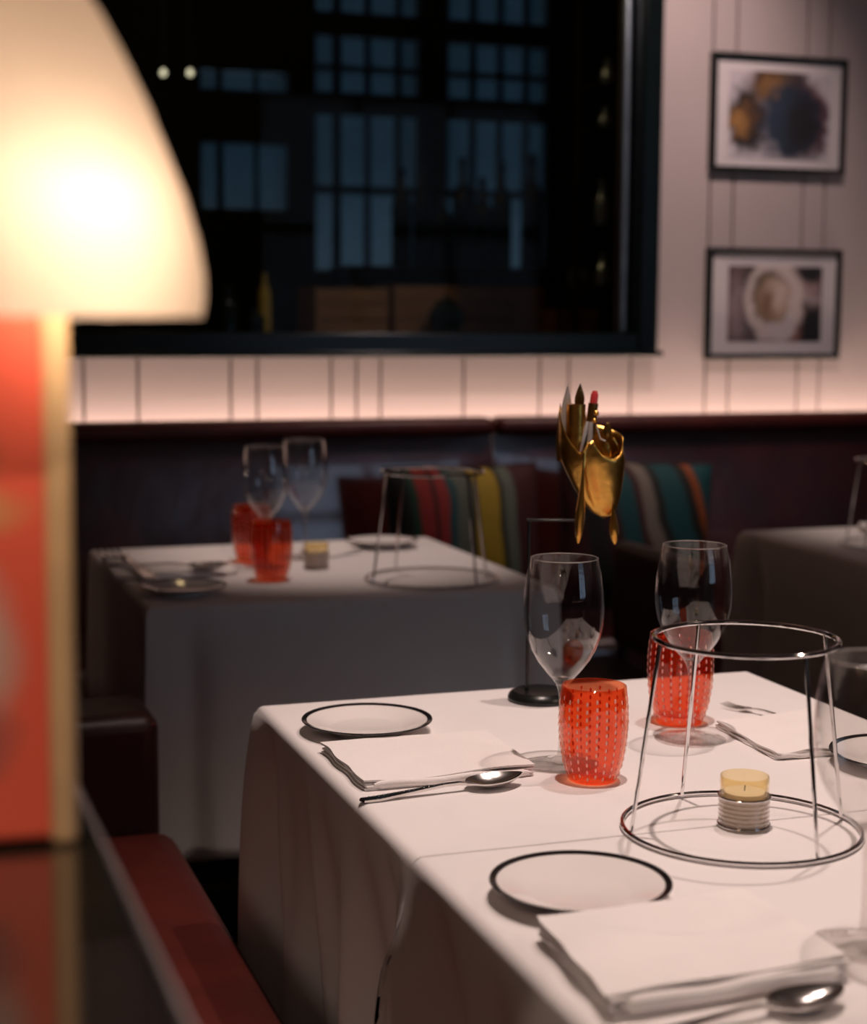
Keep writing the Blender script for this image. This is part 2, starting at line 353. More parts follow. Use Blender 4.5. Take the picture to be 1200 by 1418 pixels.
# ------------------------------------------------------------------ banquettes
ZS = .45
BT = aty(600, 579, 4.25).z
def cushion_box(name, m, parent, x0, x1, y0, y1, z0, z1, bev=.03):
    return MB().box(x0, x1, y0, y1, z0, z1).build(name, m, parent, bevel=bev, seg=4, auto=60)
bq = thing('back_banquette', 'long burgundy leather banquette running under the dark window', 'banquette', (2.0, 4.0, 0))
sx = aty(686, 620, 4.25).x
pan = 1.32
k0 = -2
def bx(x): return x-2.0
def by(y): return y-4.0
MB().box(bx(-.55), bx(5.1), by(3.86), by(4.34), .0, .30).build('base', M['darkwood'], bq, smooth=False)
for k in range(-2, 3):
    a, b = max(sx+pan*k, -.55), min(sx+pan*(k+1), 5.1)
    if b-a < .2: continue
    cushion_box('seat_cushion', M['leather'], bq, bx(a)+.003, bx(b)-.003, by(3.78), by(4.30), .30, ZS, .04)
    # slightly crowned back panel
    rows = []
    nx, nz = 24, 14
    for j in range(nz+1):
        v = j/nz; row = []
        for i in range(nx+1):
            u = i/nx
            e = (1-(2*u-1)**10)*(1-(2*v-1)**8)
            row.append((bx(a)+.002+(b-a-.004)*u, by(4.205)-.012*e+.075*v, ZS-.03+(BT-.04-ZS+.03)*v))
        rows.append(row)
    mb = MB(); mb.quad_grid(rows)
    back = [[(p[0], by(4.32), p[2]) for p in r] for r in (rows[0], rows[-1])]
    mb.quad_grid([rows[-1], back[1]]); mb.quad_grid([back[0], rows[0]]); mb.quad_grid([[r[0] for r in rows], [(r[0][0], by(4.32), r[0][2]) for r in rows]]); mb.quad_grid([[r[-1] for r in rows], [(r[-1][0], by(4.32), r[-1][2]) for r in rows]])
    mb.build('back_panel', M['leather'], bq)
    MB().box(bx(a)+.0015, bx(b)-.0015, by(4.235), by(4.325), BT-.05, BT).build('top_roll', M['leather_red'], bq, bevel=.022, seg=4, auto=60)

lb = thing('side_banquette', 'red leather bench along the left with dark polished ledge', 'banquette', (0, 1.6, 0))
XE = .450; YE = 4.2
MB().box(-.30, .40, -2.6, 2.10, 0, .30).build('base', M['darkwood'], lb, smooth=False)
for a, b in ((-2.6, -1.05), (-1.045, .965), (1.16, 2.10)):
    cushion_box('seat_cushion', M['leather_red'], lb, -.02, XE, a, b, .30, ZS, .035)
rows = []
nz = 16
for j in range(nz+1):
    v = j/nz
    rows.append([(.03+.075*v-.02*math.sin(math.pi*v), y, ZS-.02+(.985-ZS)*v) for y in (-2.6, 2.10)])
mb = MB(); mb.quad_grid(rows)
mb.quad_grid([[(-.05, y, r[0][2]) for y in (-2.6, 2.1)] for r in rows]); mb.quad_grid([rows[-1], [(-.05, y, rows[-1][0][2]) for y in (-2.6, 2.1)]])
mb.build('backrest', M['leather_dark'], lb)
MB().box(-.46, -.05, -2.6, 2.10, 0, .975).build('partition', M['darkwood'], lb, smooth=False)
MB().box(-.47, .112, -2.6, 2.10, .965, 1.0).build('ledge', M['ledge'], lb, bevel=.014, seg=5, auto=60)
# armrest block between the two tables
ar = atz(222, 1165, ZS)
cushion_box('armrest', M['leather_dark'], lb, -.02, .432, .975, 1.15, ZS-.14, .63, .028)
MB().tube([(-.02, .985, .612), (.425, .985, .612)], .004, 8).build('armrest_piping', M['leather_red'], lb)

# ------------------------------------------------------------------ tables and cloths
ZT = .75
def table(label, x0, x1, y0, y1, zt=ZT-.003):
    t = thing('dining_table', label, 'table', ((x0+x1)/2, (y0+y1)/2, 0), 0, 'dining tables')
    w, d = (x1-x0)/2-.016, (y1-y0)/2-.016
    MB().box(-w, w, -d, d, zt-.03, zt).build('tabletop', M['darkwood'], t, bevel=.003)
    MB().lathe([(.035, .03), (.035, zt-.03)], 20).build('column', M['blackmetal'], t)
    MB().lathe([(0, 0), (.22, 0), (.22, .012), (.05, .03), (0, .035)], 32).build('foot', M['blackmetal'], t)
    return t
def cloth(label, x0, x1, y0, y1, drop, seed, amp=.016, flat='', flare=.045, wl_=.13, side_amp=None, pinch=.030):
    rnd = random.Random(seed); cxx, cyy = (x0+x1)/2, (y0+y1)/2; w, d = (x1-x0)/2, (y1-y0)/2
    pts = []; n = 90
    # perimeter counter-clockwise from front-left; side tag, distance from nearest corner
    for side, (ax, ay, bx_, by_, nx, ny) in {'f': (-w, -d, w, -d, 0, -1), 'r': (w, -d, w, d, 1, 0), 'b': (w, d, -w, d, 0, 1), 'l': (-w, d, -w, -d, -1, 0)}.items():
        L = math.hypot(bx_-ax, by_-ay)
        for i in range(n):
            u = i/n
            u = .5-.5*math.cos(math.pi*u)*(.4+.6*abs(math.cos(math.pi*u))**0) if False else u
            pts.append((ax+(bx_-ax)*u, ay+(by_-ay)*u, nx, ny, side, u*L, L))
    ph = {s: [rnd.uniform(0, 6.28) for _ in range(5)] for s in 'frbl'}
    rc = .012; rows = []
    ts = [rc/drop*q/6 for q in range(6)]+[rc/drop+(1-rc/drop)*q/22 for q in range(23)]
    for t in ts:
        row = []; tt = t**1.15
        for (x, y, nx, ny, s, q, L) in pts:
            dc = min(q, L-q); c = math.exp(-(dc/.045)**2)
            diag = Vector((math.copysign(1, x), math.copysign(1, y)))
            am = (side_amp or {}).get(s, amp)
            w1_ = 1-2*abs(math.sin(math.pi*q/wl_+ph[s][0]+.9*t*math.sin(ph[s][4])))**1.3; wave = w1_*.6 + math.sin(2*math.pi*q/(wl_*1.63)+ph[s][1])*.4 + .25*math.sin(2*math.pi*q/(wl_*.55)+ph[s][2]+3*t)
            off = am*(wave*.5-.45)*max(0, min(1, (t-.05)*2.2))*(1-c) + .005*t
            fx_, fy_ = nx*off, ny*off
            seam = ('f' in flat and y < 0) or ('b' in flat and y > 0)
            fl = c*(.046*math.sin(min(1, t*1.6)*math.pi*.88)*min(1, t*5) if seam else flare*(1-math.exp(-5*t)))
            ddx, ddy = diag.x*fl*.8, diag.y*fl*.8
            # corner pleat: neighbours of the corner are pulled in to make a fold
            pin = math.exp(-((dc-.080)/.024)**2)*pinch*max(0, min(1, (t-.04)*4))
            fx_ -= nx*pin; fy_ -= ny*pin
            X_, Y_ = x+fx_+ddx, y+fy_+ddy
            if 'f' in flat: Y_ = max(Y_, -d)
            if 'b' in flat: Y_ = min(Y_, d)
            if 'l' in flat: X_ = max(X_, -w-.01)
            if t*drop < rc-1e-6:
                aa = t*drop/rc*math.pi/2; inset = rc*(1-math.sin(aa)); zz = -rc*(1-math.cos(aa))
            else: inset = 0; zz = -t*drop-(.05*c+.012*math.sin(q*9+ph[s][3]))*tt
            if inset > 0:      # rounded edge: plain outline drawn in by the inset
                fi, bi = inset*(.12 if 'f' in flat else 1), inset*(.12 if 'b' in flat else 1)
                X_, Y_ = max(-w+inset, min(w-inset, x)), max(-d+fi, min(d-bi, y))
            row.append((X_, Y_, zz))
        rows.append(row)
    # extra dense rows in the rounded edge
    mb = MB(); mb.quad_grid(rows, True)
    N = len(pts)
    def shrink(e): return [(p[0]*e, p[1]*e, 0.0) for p in rows[0]]
    mb.quad_grid([rows[0], shrink(.985), shrink(.95)], True)
    inn = shrink(.95); xs = [inn[i][0] for i in range(n+1)]; ys = [inn[n+i][1] for i in range(n+1)]
    mb.quad_grid([[(x, y, 0.0) for x in xs] for y in ys])
    o = mb.build('tablecloth', M['cloth'], None, auto=70, loc=(cxx, cyy, ZT), weld=1e-5)
    m = o.modifiers.new('thick', 'SOLIDIFY'); m.thickness = .0012; m.offset = -1
    return tag(o, label, 'tablecloth', 'white tablecloths')
TA = (.478, 1.210, 1.4455, 2.100)      # far half of the near pair
TA2 = (.478, 1.210, .80, 1.4445)
TB = (.460, 1.240, 2.87, 3.64)
TC = (1.995, 2.77, 2.84, 3.52)
table('square table under the white cloth with the wire cage and candle, farther of the pair', *TA)
table('square table under the white cloth nearest the camera at lower right', *TA2)
table('square table under the white cloth in front of the striped cushions', *TB)
table('square table under the white cloth at the right edge below the pictures', *TC)
cloth('white tablecloth carrying the brass sculpture, red tumblers and wire cage', *TA, .47, 3, amp=.050, flat='f', flare=.026, wl_=.15)
cloth('white tablecloth nearest the camera, hanging at lower right in deep folds', *TA2, .47, 5, amp=.055, flat='b', flare=.026, wl_=.16)
cloth('white tablecloth on the table in front of the striped cushions', *TB, .47, 8, amp=.010, flare=.010, wl_=.35, pinch=.022)
cloth('white tablecloth at the right edge of the picture, mostly cut off', *TC, .47, 11, amp=.006, flare=.03, wl_=.3)

# chair tucked in at the far table, dark
ch = thing('dining_chair', 'dark leather dining chair tucked in at the right of the middle table', 'chair', (1.52, 3.28, 0))
cushion_box('seat', M['leather_dark'], ch, -.18, .15, -.21, .21, .40, .47, .02)
cushion_box('backrest', M['leather_dark'], ch, .12, .17, -.21, .21, .50, .745, .02)
for s in (-1, 1):
    MB().tube([(-.15, s*.18, 0), (-.15, s*.18, .41)], .014, 8).build('leg', M['darkwood'], ch)
    MB().tube([(.15, s*.18, 0), (.13, s*.18, .41), (.145, s*.18, .55)], .014, 8).build('leg', M['darkwood'], ch)

# ------------------------------------------------------------------ tableware prototypes
ZP = ZT+.0004
def copy_tree(o, parent=None):
    c = o.copy(); COL.objects.link(c); c.parent = parent
    for chd in list(o.children): copy_tree(chd, c)
    return c
protos = {}
def place(kind, make, label, loc, rz=0, scale=1.0):
    if kind not in protos:
        o = make(); protos[kind] = o
    else: o = copy_tree(protos[kind])
    o.location = loc; o.rotation_euler = (0, 0, rz); o.scale = (scale,)*3; o['label'] = label; return o

def mk_plate():
    t = thing('side_plate', '', 'plate', group='white side plates with black rims')
    MB().lathe([(0, .003), (.036, .003), (.040, 0), (.044, 0), (.046, .003), (.060, .0085), (.0795, .0150), (.0800, .0162), (.0790, .0166),
                (.060, .0110), (.047, .0062), (.043, .0052), (0, .0052)], 72).build('dish', M['ceramic'], t)
    MB().lathe([(.0802, .0152), (.0806, .0163), (.0800, .0172), (.0765, .0163), (.0742, .0157), (.0745, .0150)], 72).build('rim_band', M['band'], t)
    return t
def mk_wine():
    t = thing('wine_glass', '', 'wine glass', group='clear wine glasses')
    MB().lathe([(0, .0), (.0425, 0), (.0432, .0008), (.042, .0016), (.025, .0035), (.012, .006), (.006, .010)], 64).build('foot', M['glass'], t)
    MB().lathe([(.0062, .0095), (.0042, .018), (.0036, .035), (.0036, .07), (.0045, .083), (.0075, .093), (.0125, .0995), (0, .1005)], 24).build('stem', M['stem'], t)
    out = [(.0010, .0965), (.012, .0990), (.0205, .1085), (.0295, .1205), (.0372, .134), (.0427, .149), (.0457, .165), (.0463, .180), (.0449, .200), (.0424, .219), (.0384, .238)]
    inn = [(r-.0010, z+.0004) for r, z in out[::-1]]; inn[0] = (.0376, .2382); inn[-1] = (.0005, .1000)
    bo = MB().lathe(out+[(.0381, .2386)]+inn, 72).build('bowl', M['glass'], t)
    MB().ring(.0380, .0006, .2384, 72, 6).build('rim', M['rimglass'], bo)
    return t
def tum_r(z):
    h = .105; u = z/h
    pr = [(0, .0268), (.06, .0292), (.2, .0338), (.4, .0372), (.6, .0386), (.8, .0380), (.92, .0368), (1, .0358)]
    for (a, ra), (b, rb) in zip(pr[:-1], pr[1:]):
        if a <= u <= b: return ra+(rb-ra)*(u-a)/(b-a)
    return pr[-1][1]
def mk_tumbler():
    t = thing('tumbler', '', 'tumbler', group='red beaded tumblers')
    h = .105; zs = [h*i/20 for i in range(21)]
    out = [(0, .0012), (.025, .0012), (.0262, 0)]+[(tum_r(z), z+.0008) for z in zs]
    inn = [(tum_r(z)-.0028, z) for z in zs[::-1] if z > .010]+[(.022, .0095), (0, .0090)]
    MB().lathe(out+[(tum_r(h)-.001, h+.0016)]+inn, 72).build('body', M['redglass'], t)
    mb = MB(); cols = 22
    for c in range(cols):
        for k in range(11):
            z = .007+.0085*k+(.003 if c % 2 else 0)
            if z > h-.006: continue
            a = 2*math.pi*c/cols; r = tum_r(z)
            ca, sa = math.cos(a), math.sin(a)
            def P(da, dz, dr): 
                aa = a+da/r; return ((tum_r(z+dz)+dr)*math.cos(aa), (tum_r(z+dz)+dr)*math.sin(aa), z+dz)
            b = len(mb.v); m = 8
            for i in range(m):
                th = 2*math.pi*i/m; mb.v.append(P(.0013*math.cos(th), .0027*math.sin(th), .0002))
            for i in range(m):
                th = 2*math.pi*i/m; mb.v.append(P(.0009*math.cos(th), .0020*math.sin(th), .0005))
            for i in range(m): mb.f.append([b+i, b+(i+1) % m, b+m+(i+1) % m, b+m+i])
            mb.f.append([b+m+i for i in range(m)])
    o = mb.build('bubble_beads', M['bubble'], t); o['kind'] = 'stuff'
    return t
def mk_cage():
    t = thing('wire_cage', '', 'wire stand', group='chrome wire stands')
    MB().ring(.1180, .0026, .0032).build('base_ring', M['chrome'], t)
    MB().ring(.0900, .0026, .194).build('top_ring', M['chrome'], t)
    for a in (192, 112, -62, 18):
        ca, sa = math.cos(R(a)), math.sin(R(a))
        MB().tube([(.1150*ca, .1150*sa, .0032), (.0890*ca, .0890*sa, .194)], .0021, 10).build('leg', M['chrome'], t)
    return t
def mk_candle():
    t = thing('tealight_holder', '', 'candle holder', group='amber tealight holders')
    out = [(0, 0), (.0258, 0), (.0264, .001), (.0266, .003), (.0254, .0045)]
    for i in range(5):
        z = .007+i*.0045; out += [(.0252, z), (.0258, z+.0012), (.0252, z+.0024)]
    out += [(.0256, .0305), (.0262, .0318), (.0250, .0330)]
    MB().lathe(out+[(.0238, .0330), (.0236, .004), (0, .004)], 48).build('ribbed_base', M['votive'], t)
    MB().lathe([(.0236, .030), (.0244, .0315), (.0244, .0520), (.0240, .0526), (.0232, .0520), (.0230, .030)], 48).build('amber_sleeve', M['amber'], t)
    for z in (.0028, .0316): MB().ring(.0258, .0011, z, 48, 8).build('metal_band', M['chrome'], t)
    c = MB().lathe([(0, .005), (.0205, .005), (.0205, .036), (.019, .0368), (.0, .0362)], 32).build('candle', M['wax'], t)
    MB().tube([(0, 0, .036), (.0006, 0, .042)], .0006, 6).build('wick', M['blackmetal'], c)
    return t
def mk_spoon(L=.185, fork=False):
    t = thing('fork' if fork else 'spoon', '', 'fork' if fork else 'spoon', group='polished cutlery')
    # stations along x : (x, halfwidth, thick, z, concavity)
    st = [(0, .0015, .0012, .0022, 0), (.003, .0062, .002, .0022, 0), (.02, .0068, .0024, .0022, 0), (.06, .0045, .0024, .0055, 0), (.095, .0030, .0028, .0085, 0), (.112, .0028, .003, .0085, 0), (.120, .0036, .0026, .0070, 0)]
    bl_ = .065; b0 = .120
    bowl = []
    for i in range(1, 15):
        u = i/14; wv = .0205*math.sin(math.pi*min(1, u**.80)*.985+.03)**.62
        bowl.append((b0+bl_*u, max(.0012, wv), .0016, .0085+.004*u**2, .0085*math.sin(math.pi*u)**.8))
    def ring(x, w, th, z, c, n=8):
        top = [(x, w*(2*i/n-1), z+th/2-c*(1-(2*i/n-1)**2)) for i in range(n+1)]
        bot = [(x, w*(2*i/n-1)*.97, z-th/2-c*(1-(2*i/n-1)**2)) for i in range(n, -1, -1)]
        return top+bot
    k = L/.185
    hs = MB(); hs.quad_grid([ring(*s) for s in st], True); hs.f.append(list(range(18)))
    bs = MB(); 
    if not fork:
        rows = [ring(*st[-1])]+[ring(*s) for s in bowl]
        bs.quad_grid(rows, True); bs.f.append([len(bs.v)-18+i for i in range(18)])
    else:
        rows = [ring(.120, .0036, .0026, .007, 0), ring(.130, .011, .002, .006, .001), ring(.142, .0125, .002, .005, .001)]
        bs.quad_grid(rows, True)
        for q in (-.0105, -.0035, .0035, .0105): bs.tube([(.140, q, .0045), (.160, q, .0045), (.182, q*.95, .0085)], [.0018, .0016, .0007], 6)
    hs.build('handle', M['steel'], t); bs.build('tines' if fork else 'bowl', M['steel'], t)
    bd = MB()
    for i in range(16):
        x = .012+i*.0055; f_ = min(1, x/.06); z = .0022+.0033*max(0, (x-.02)/.04) if x < .06 else .0055+.003*(x-.06)/.035
        for s in (-1, 1):
            wv = .0066-.0020*max(0, x-.02)/.04 if x < .06 else .0045-.0015*(x-.06)/.035
            bd.lathe([(0, -.0008), (.0009, 0), (0, .0010)], 6, (x, s*(wv-.0009), z+.0012))
    o = bd.build('beaded_edge', M['steel'], t); o['kind'] = 'stuff'
    t.scale = (k,)*3
    return t

def napkin(label, corners, seed, th=.010, layers=4, group='folded white napkins'):
    """corners: room points (left-back, left-front, right-front, right-back) on the table"""
    rnd = random.Random(seed); c = sum((Vector(p) for p in corners), Vector())/4
    P = [Vector(p)-c for p in corners]
    mb = MB(); nu, nv = 30, 14
    def bil(u, v): return (P[0]*(1-v)+P[1]*v)*(1-u)+(P[3]*(1-v)+P[2]*v)*u
    for k in range(layers):
        z0 = th*k/layers; z1 = z0+th/layers*.72
        iu0, iu1 = .0+rnd.uniform(0, .018)*(1 if k < layers-1 else 0), 1-rnd.uniform(0, .02)
        iv0, iv1 = rnd.uniform(0, .02), 1-rnd.uniform(0, .035)
        p1, p2 = rnd.uniform(0, 6), rnd.uniform(0, 6)
        def pt(u, v, z):
            uu = iu0+(iu1-iu0)*u; vv = iv0+(iv1-iv0)*v
            q = bil(uu, vv); e = math.exp(-(u/.05)**2)
            wz_ = .0008*math.sin(v*11+p1)*e + .0020*math.sin(u*7+p2)*v**3 + .0012*math.sin(u*4+v*3+seed)
            q = q + (P[0]-P[3]).normalized()*.0014*math.sin(v*14+p2)*e
            lift = .0006*k/layers
            return (q.x, q.y, max(.0002+z*.15, z+wz_*(k+.4)/layers+lift*e))
        top = [[pt(i/nu, j/nv, z1) for i in range(nu+1)] for j in range(nv+1)]
        bot = [[pt(i/nu, j/nv, z0) for i in range(nu+1)] for j in range(nv+1)]
        mb.quad_grid(top); mb.quad_grid(bot, flip=True)
        def edge(a, b_):
            mid = [tuple((Vector(p)+Vector(q))/2) for p, q in zip(a, b_)]; mb.quad_grid([a, b_])
        edge(top[0], bot[0]); edge(top[-1], bot[-1]); edge([r[0] for r in top], [r[0] for r in bot]); edge([r[-1] for r in top], [r[-1] for r in bot])
    # rolled fold along the front edge
    roll = [bil(.06+.90*i/24, .985) for i in range(25)]
    mb.tube([(p.x, p.y, th*.42+.0010*math.sin(i*.5)) for i, p in enumerate(roll)], [.0022]+[th*.36]*23+[.0022], 10)
    o = mb.build('napkin', M['napkin'], None, auto=50, loc=(c.x, c.y, ZP))
    return tag(o, label, 'napkin', group)
def tb(px, py, dz=0): p = atz(px, py, ZT+dz); return Vector((p.x, p.y, ZP))

# ------------------------------------------------------------------ near table setting
place('plate', mk_plate, 'black-rimmed side plate at the far left corner above a napkin', tb(508, 1013))
place('plate', mk_plate, 'black-rimmed side plate nearest the camera', tb(803, 1244))
place('plate', mk_plate, 'black-rimmed side plate half cut off at the right edge', tb(1246, 1060))
napkin('folded white napkin between the far left plate and a spoon', [tb(444, 1042), tb(504, 1097), tb(742, 1075), tb(672, 1022)], 1, .012)
nn = napkin('thick folded white napkin nearest the camera with a spoon leaning on it', [tb(742, 1302), tb(842, 1416), tb(1178, 1358), tb(1030, 1256)], 2, .020, 5)
napkin('folded white napkin at the right behind the wire cage', [tb(990, 1008), tb(1075, 1054), tb(1163, 1047), tb(1130, 989)], 3, .010)
def aim(a, b): return math.atan2(b.y-a.y, b.x-a.x)
def spoon_at(kind, mk, label, pa, pb, L=.185, dz=0):
    a, b = tb(*pa), tb(*pb); a.z += dz; b.z += dz; d = (b-a).length
    return place(kind, mk, label, a, aim(a, b), d/L)
spoon_at('spoon', mk_spoon, 'beaded-handle spoon lying in front of the far left napkin', (498, 1112), (722, 1086))
spoon_at('spoon', mk_spoon, 'blurred spoon lying against the nearest napkin at lower right', (868, 1446), (1166, 1388))
spoon_at('fork', lambda: mk_spoon(fork=True), 'fork tip showing behind the right-hand napkin', (1120, 1004), (999, 979))
place('wine', mk_wine, 'wine glass behind the front red tumbler, its bowl standing clear', tb(777, 1058))
place('wine', mk_wine, 'wine glass in front of the second red tumbler, behind the wire cage', tb(955, 1024), .7)
place('wine', mk_wine, 'blurred wine glass nearest the camera, cut by the right edge', tb(1196, 1309), .3)
place('tumbler', mk_tumbler, 'front red tumbler with pale bubble dots, beside the middle wine glass', tb(820, 1079), .1)
place('tumbler', mk_tumbler, 'red beaded tumbler partly hidden behind the right wine glass and wire cage', tb(940, 1000), .25, 1.08)
place('cage', mk_cage, 'open chrome wire stand around the candle on the near table', tb(1025, 1149), YAW)
place('candle', mk_candle, 'amber tealight holder inside the near wire stand', tb(1029, 1144))

# ------------------------------------------------------------------ brass sculpture on black stand
sp = tb(748, 969)
bs = thing('sculpture_stand', 'black round stand with thin rod carrying the brass sculpture', 'stand', sp, YAW)
MB().lathe([(0, 0), (.043, 0), (.044, .004), (.042, .009), (.036, .013), (.033, .0125), (0, .0125)], 48).build('base', M['blackmetal'], bs)
k = 2.215/2300
rx = (729-748)*k
zarm = atz(760, 718, 0).z  # dummy, replaced below
zarm = aty(760, 718, sp.y).z-ZP
MB().tube([(rx, 0, .011), (rx, 0, zarm-.002)], .0022, 8).build('rod', M['blackmetal'], bs)
MB().box(rx-.003, .055, -.006, .006, zarm-.003, zarm).build('arm', M['blackmetal'], bs, bevel=.001)
cu = thing('brass_sculpture', 'golden brass leaf-shaped cup holding little tools on a black stand', 'sculpture', (0, 0, 0))
s0 = sp + Vector((CR.x, CR.y, 0))*0.0 
def loc(px, py, dy=0):   # metres in the sculpture's own upright plane: x along its width, z up
    return ((px-812)*k, dy, (718-py)*k)
cu.location = (sp.x+(812-748)*k*math.cos(YAW), sp.y+(812-748)*k*math.sin(YAW), ZP+zarm+.0005); cu.rotation_euler = (0, 0, YAW)
# leaf cup: ellipse sections with a scalloped rim, pointed at the lower right
rows = []; n = 48; m = 16
def rim(a):   # rim height in px above 718 by angle (0 = right, 180 = left, 270 = front)
    keys = [(0, 112), (40, 120), (90, 130), (140, 150), (180, 152), (215, 118), (250, 88), (268, 112), (285, 90), (310, 84), (335, 92), (360, 112)]
    for (p, v), (q, w_) in zip(keys[:-1], keys[1:]):
        if p <= a <= q: return v+(w_-v)*(a-p)/(q-p)
for j in range(m+1):
    v = j/m; row = []
    for i in range(n):
        a = 360*i/n; hh = rim(a)*v
        ww = 44*min(1, (hh/80))**.46 if hh < 80 else 44
        cxp = 20*(1-min(1, hh/100))**1.1
        ww = max(ww, .6)
        row.append(((cxp+ww*math.cos(R(a)))*k, ww*.62*math.sin(R(a))*k, hh*k))
    rows.append(row)
mb = MB(); mb.quad_grid(rows, True)
o = mb.build('leaf_cup', M['brass'], cu); sm = o.modifiers.new('thick', 'SOLIDIFY'); sm.thickness = .0012; sm.offset = -1
def drop_leg(px0, py0, px1, py1, dy):
    a, b = Vector(loc(px0, py0, dy)), Vector(loc(px1, py1, dy)); L = 12
    mb = MB(); mb.tube([a+(b-a)*(i/L) for i in range(L+1)], [.0014, .0017, .002, .0025, .0033, .0043, .0053, .0060, .0063, .0062, .0055, .0042, .0012], 10)
    mb.build('drop_leg', M['brass'], cu)
drop_leg(800, 640, 794, 748, -.0300); drop_leg(842, 690, 846, 752, -.010)
# tube and little tools
mb = MB(); x, y, z = loc(791, 630, -.002); zz = (630-561)*k
mb.lathe([(0, 0), (.0125, 0), (.0125, zz), (.0112, zz), (.0112, zz-.004), (0, zz-.004)], 28, (x, y, z)); mb.build('brass_tube', M['brass'], cu)
def blade(px, py0, py1, w_, m_, dy, lean=0):
    x0, _, z0 = loc(px, py0); x1, _, z1 = loc(px+lean, py1)
    rows = []
    for i in range(9):
        u = i/8; ww = w_*k*(1-((u-.35)/.65)**1.6) if u > .35 else w_*k*(.75+.25*u/.35)
        ww = max(ww, .0002); cx_ = x0+(x1-x0)*u; zz_ = z0+(z1-z0)*u
        rows.append([(cx_-ww, dy, zz_), (cx_, dy-.0016, zz_), (cx_+ww, dy, zz_), (cx_, dy+.0016, zz_)])
    b_ = MB(); b_.quad_grid(rows, True); b_.f.append([0, 1, 2, 3]); b_.f.append([len(b_.v)-4+i for i in range(4)]); b_.build('blade', m_, cu)
blade(777, 600, 533, 8, M['silver'], .004, 3); blade(795, 568, 533, 7, M['brass_dark'], -.003, 1)
blade(770, 640, 560, 5, M['brass_dark'], .008, 0)
# lipstick-like red tip on dark holder
mb = MB(); a, b = Vector(loc(806, 640, .004)), Vector(loc(815, 560, .004)); mb.tube([a, b], .0066, 12); mb.build('tip_holder', M['brass_dark'], cu)
mb = MB(); a, b = Vector(loc(815, 561, .004)), Vector(loc(817, 543, .004)); mb.tube([a, a+(b-a)*.7, b], [.0052, .0050, .0028], 12); mb.build('red_tip', M['redtip'], cu)
for px, py in ((818, 573), (816, 583), (803, 598), (801, 612)):
    mb = MB(); x, y, z = loc(px, py, -.006); mb.lathe([(0, -.004), (.003, -.002), (.0038, 0), (.003, .002), (0, .004)], 10, (x, y, z)); mb.build('brass_knot', M['brass'], cu)
mb = MB(); mb.tube([loc(808, 640, -.010), loc(811, 585, -.006)], [.0050, .0030], 10); mb.build('striped_stick', M['silver'], cu)
mb = MB(); mb.tube([loc(797, 625, -.012), loc(803, 598, -.010), loc(806, 584, -.008)], [.0022, .0030, .0016], 8); mb.build('silver_hook', M['silver'], cu)
mb = MB(); mb.tube([loc(818, 588, -.004), loc(824, 608, -.005), loc(831, 611, -.006)], .0012, 8); mb.build('bent_wire', M['silver'], cu)
def oval(px, py, rx_, rz_, m_, dy, nm='oval_disc', tilt=0):
    x, y, z = loc(px, py, dy); mb = MB(); rows = []
    for (s, d) in ((.02, -.0016), (.8, -.0014), (1, 0), (.8, .0014), (.02, .0016)):
        rows.append([(x+math.cos(R(tilt))*rx_*k*s*math.cos(2*math.pi*i/24)-math.sin(R(tilt))*rz_*k*s*math.sin(2*math.pi*i/24), y+d, z+rz_*k*s*math.sin(2*math.pi*i/24)+math.sin(R(tilt))*rx_*k*s*math.cos(2*math.pi*i/24)) for i in range(24)])
    mb.quad_grid(rows, True); mb.build(nm, m_, cu)
oval(835, 597, 5.5, 11, M['brass_dark'], .004); oval(833, 632, 6.5, 20, M['brass'], -.006); oval(819, 640, 8, 17, M['brass'], -.010)
mb = MB(); mb.tube([loc(842, 607, .002), loc(849, 618, .002), loc(853, 630, .002), loc(852, 655, .002)], .0017, 8); mb.build('curled_wire', M['brass'], cu)
mb = MB(); mb.tube([loc(842, 652, -.006), loc(842, 632, -.006), loc(848, 626, -.006)], .0017, 8); mb.build('curled_wire', M['brass'], cu)
mb = MB(); mb.tube([loc(800, 650, -.030), loc(801, 625, -.0295), loc(807, 610, -.020)], [.0016, .0024, .0008], 8); mb.build('leaf_tip', M['brass'], cu)

# ------------------------------------------------------------------ middle table setting
place('plate', mk_plate, 'black-rimmed plate in shade at the front left of the middle table', tb(255, 822), 0, .98)
place('plate', mk_plate, 'black-rimmed plate at the back of the middle table by the cushions', tb(528, 757), 0, 1.0)
napkin('folded white napkin behind the plate at the left of the middle table', [tb(140, 770), tb(160, 806), tb(330, 796), tb(300, 762)], 4, .009)
napkin('folded white napkin behind the tealight on the middle table', [tb(415, 766), tb(440, 776), tb(500, 766), tb(470, 754)], 6, .009)
spoon_at('spoon', mk_spoon, 'spoon behind the shaded plate at the left of the middle table', (150, 792), (318, 798), dz=.0095)
spoon_at('fork', None, 'fork at the left edge of the middle table', (212, 812), (146, 776), dz=.0095)
place('wine', mk_wine, 'left wine glass on the middle table, above the red tumbler', tb(368, 785), .2, 1.03)
place('wine', mk_wine, 'right wine glass on the middle table, above the tealight', tb(422, 772), .9, 1.05)
place('tumbler', mk_tumbler, 'front red tumbler on the middle table', tb(376, 802), .3, 1.07)
place('tumbler', mk_tumbler, 'red tumbler at the back of the middle table, mostly hidden by another', tb(349, 777), .8, 1.1)
place('candle', mk_candle, 'amber tealight holder on the middle table beside the red tumblers', tb(438, 787))
place('cage', mk_cage, 'chrome wire stand on the middle table in front of the cushions', tb(598, 803), YAW+R(14), 1.09)
# ------------------------------------------------------------------ right table
place('cage', mk_cage, 'chrome wire stand on the right table, cut off by the picture edge', tb(1238, 756), YAW+R(30))
napkin('folded white napkin on the right table at the picture edge', [tb(1188, 734), tb(1196, 740), tb(1240, 738), tb(1228, 733)], 9, .02)

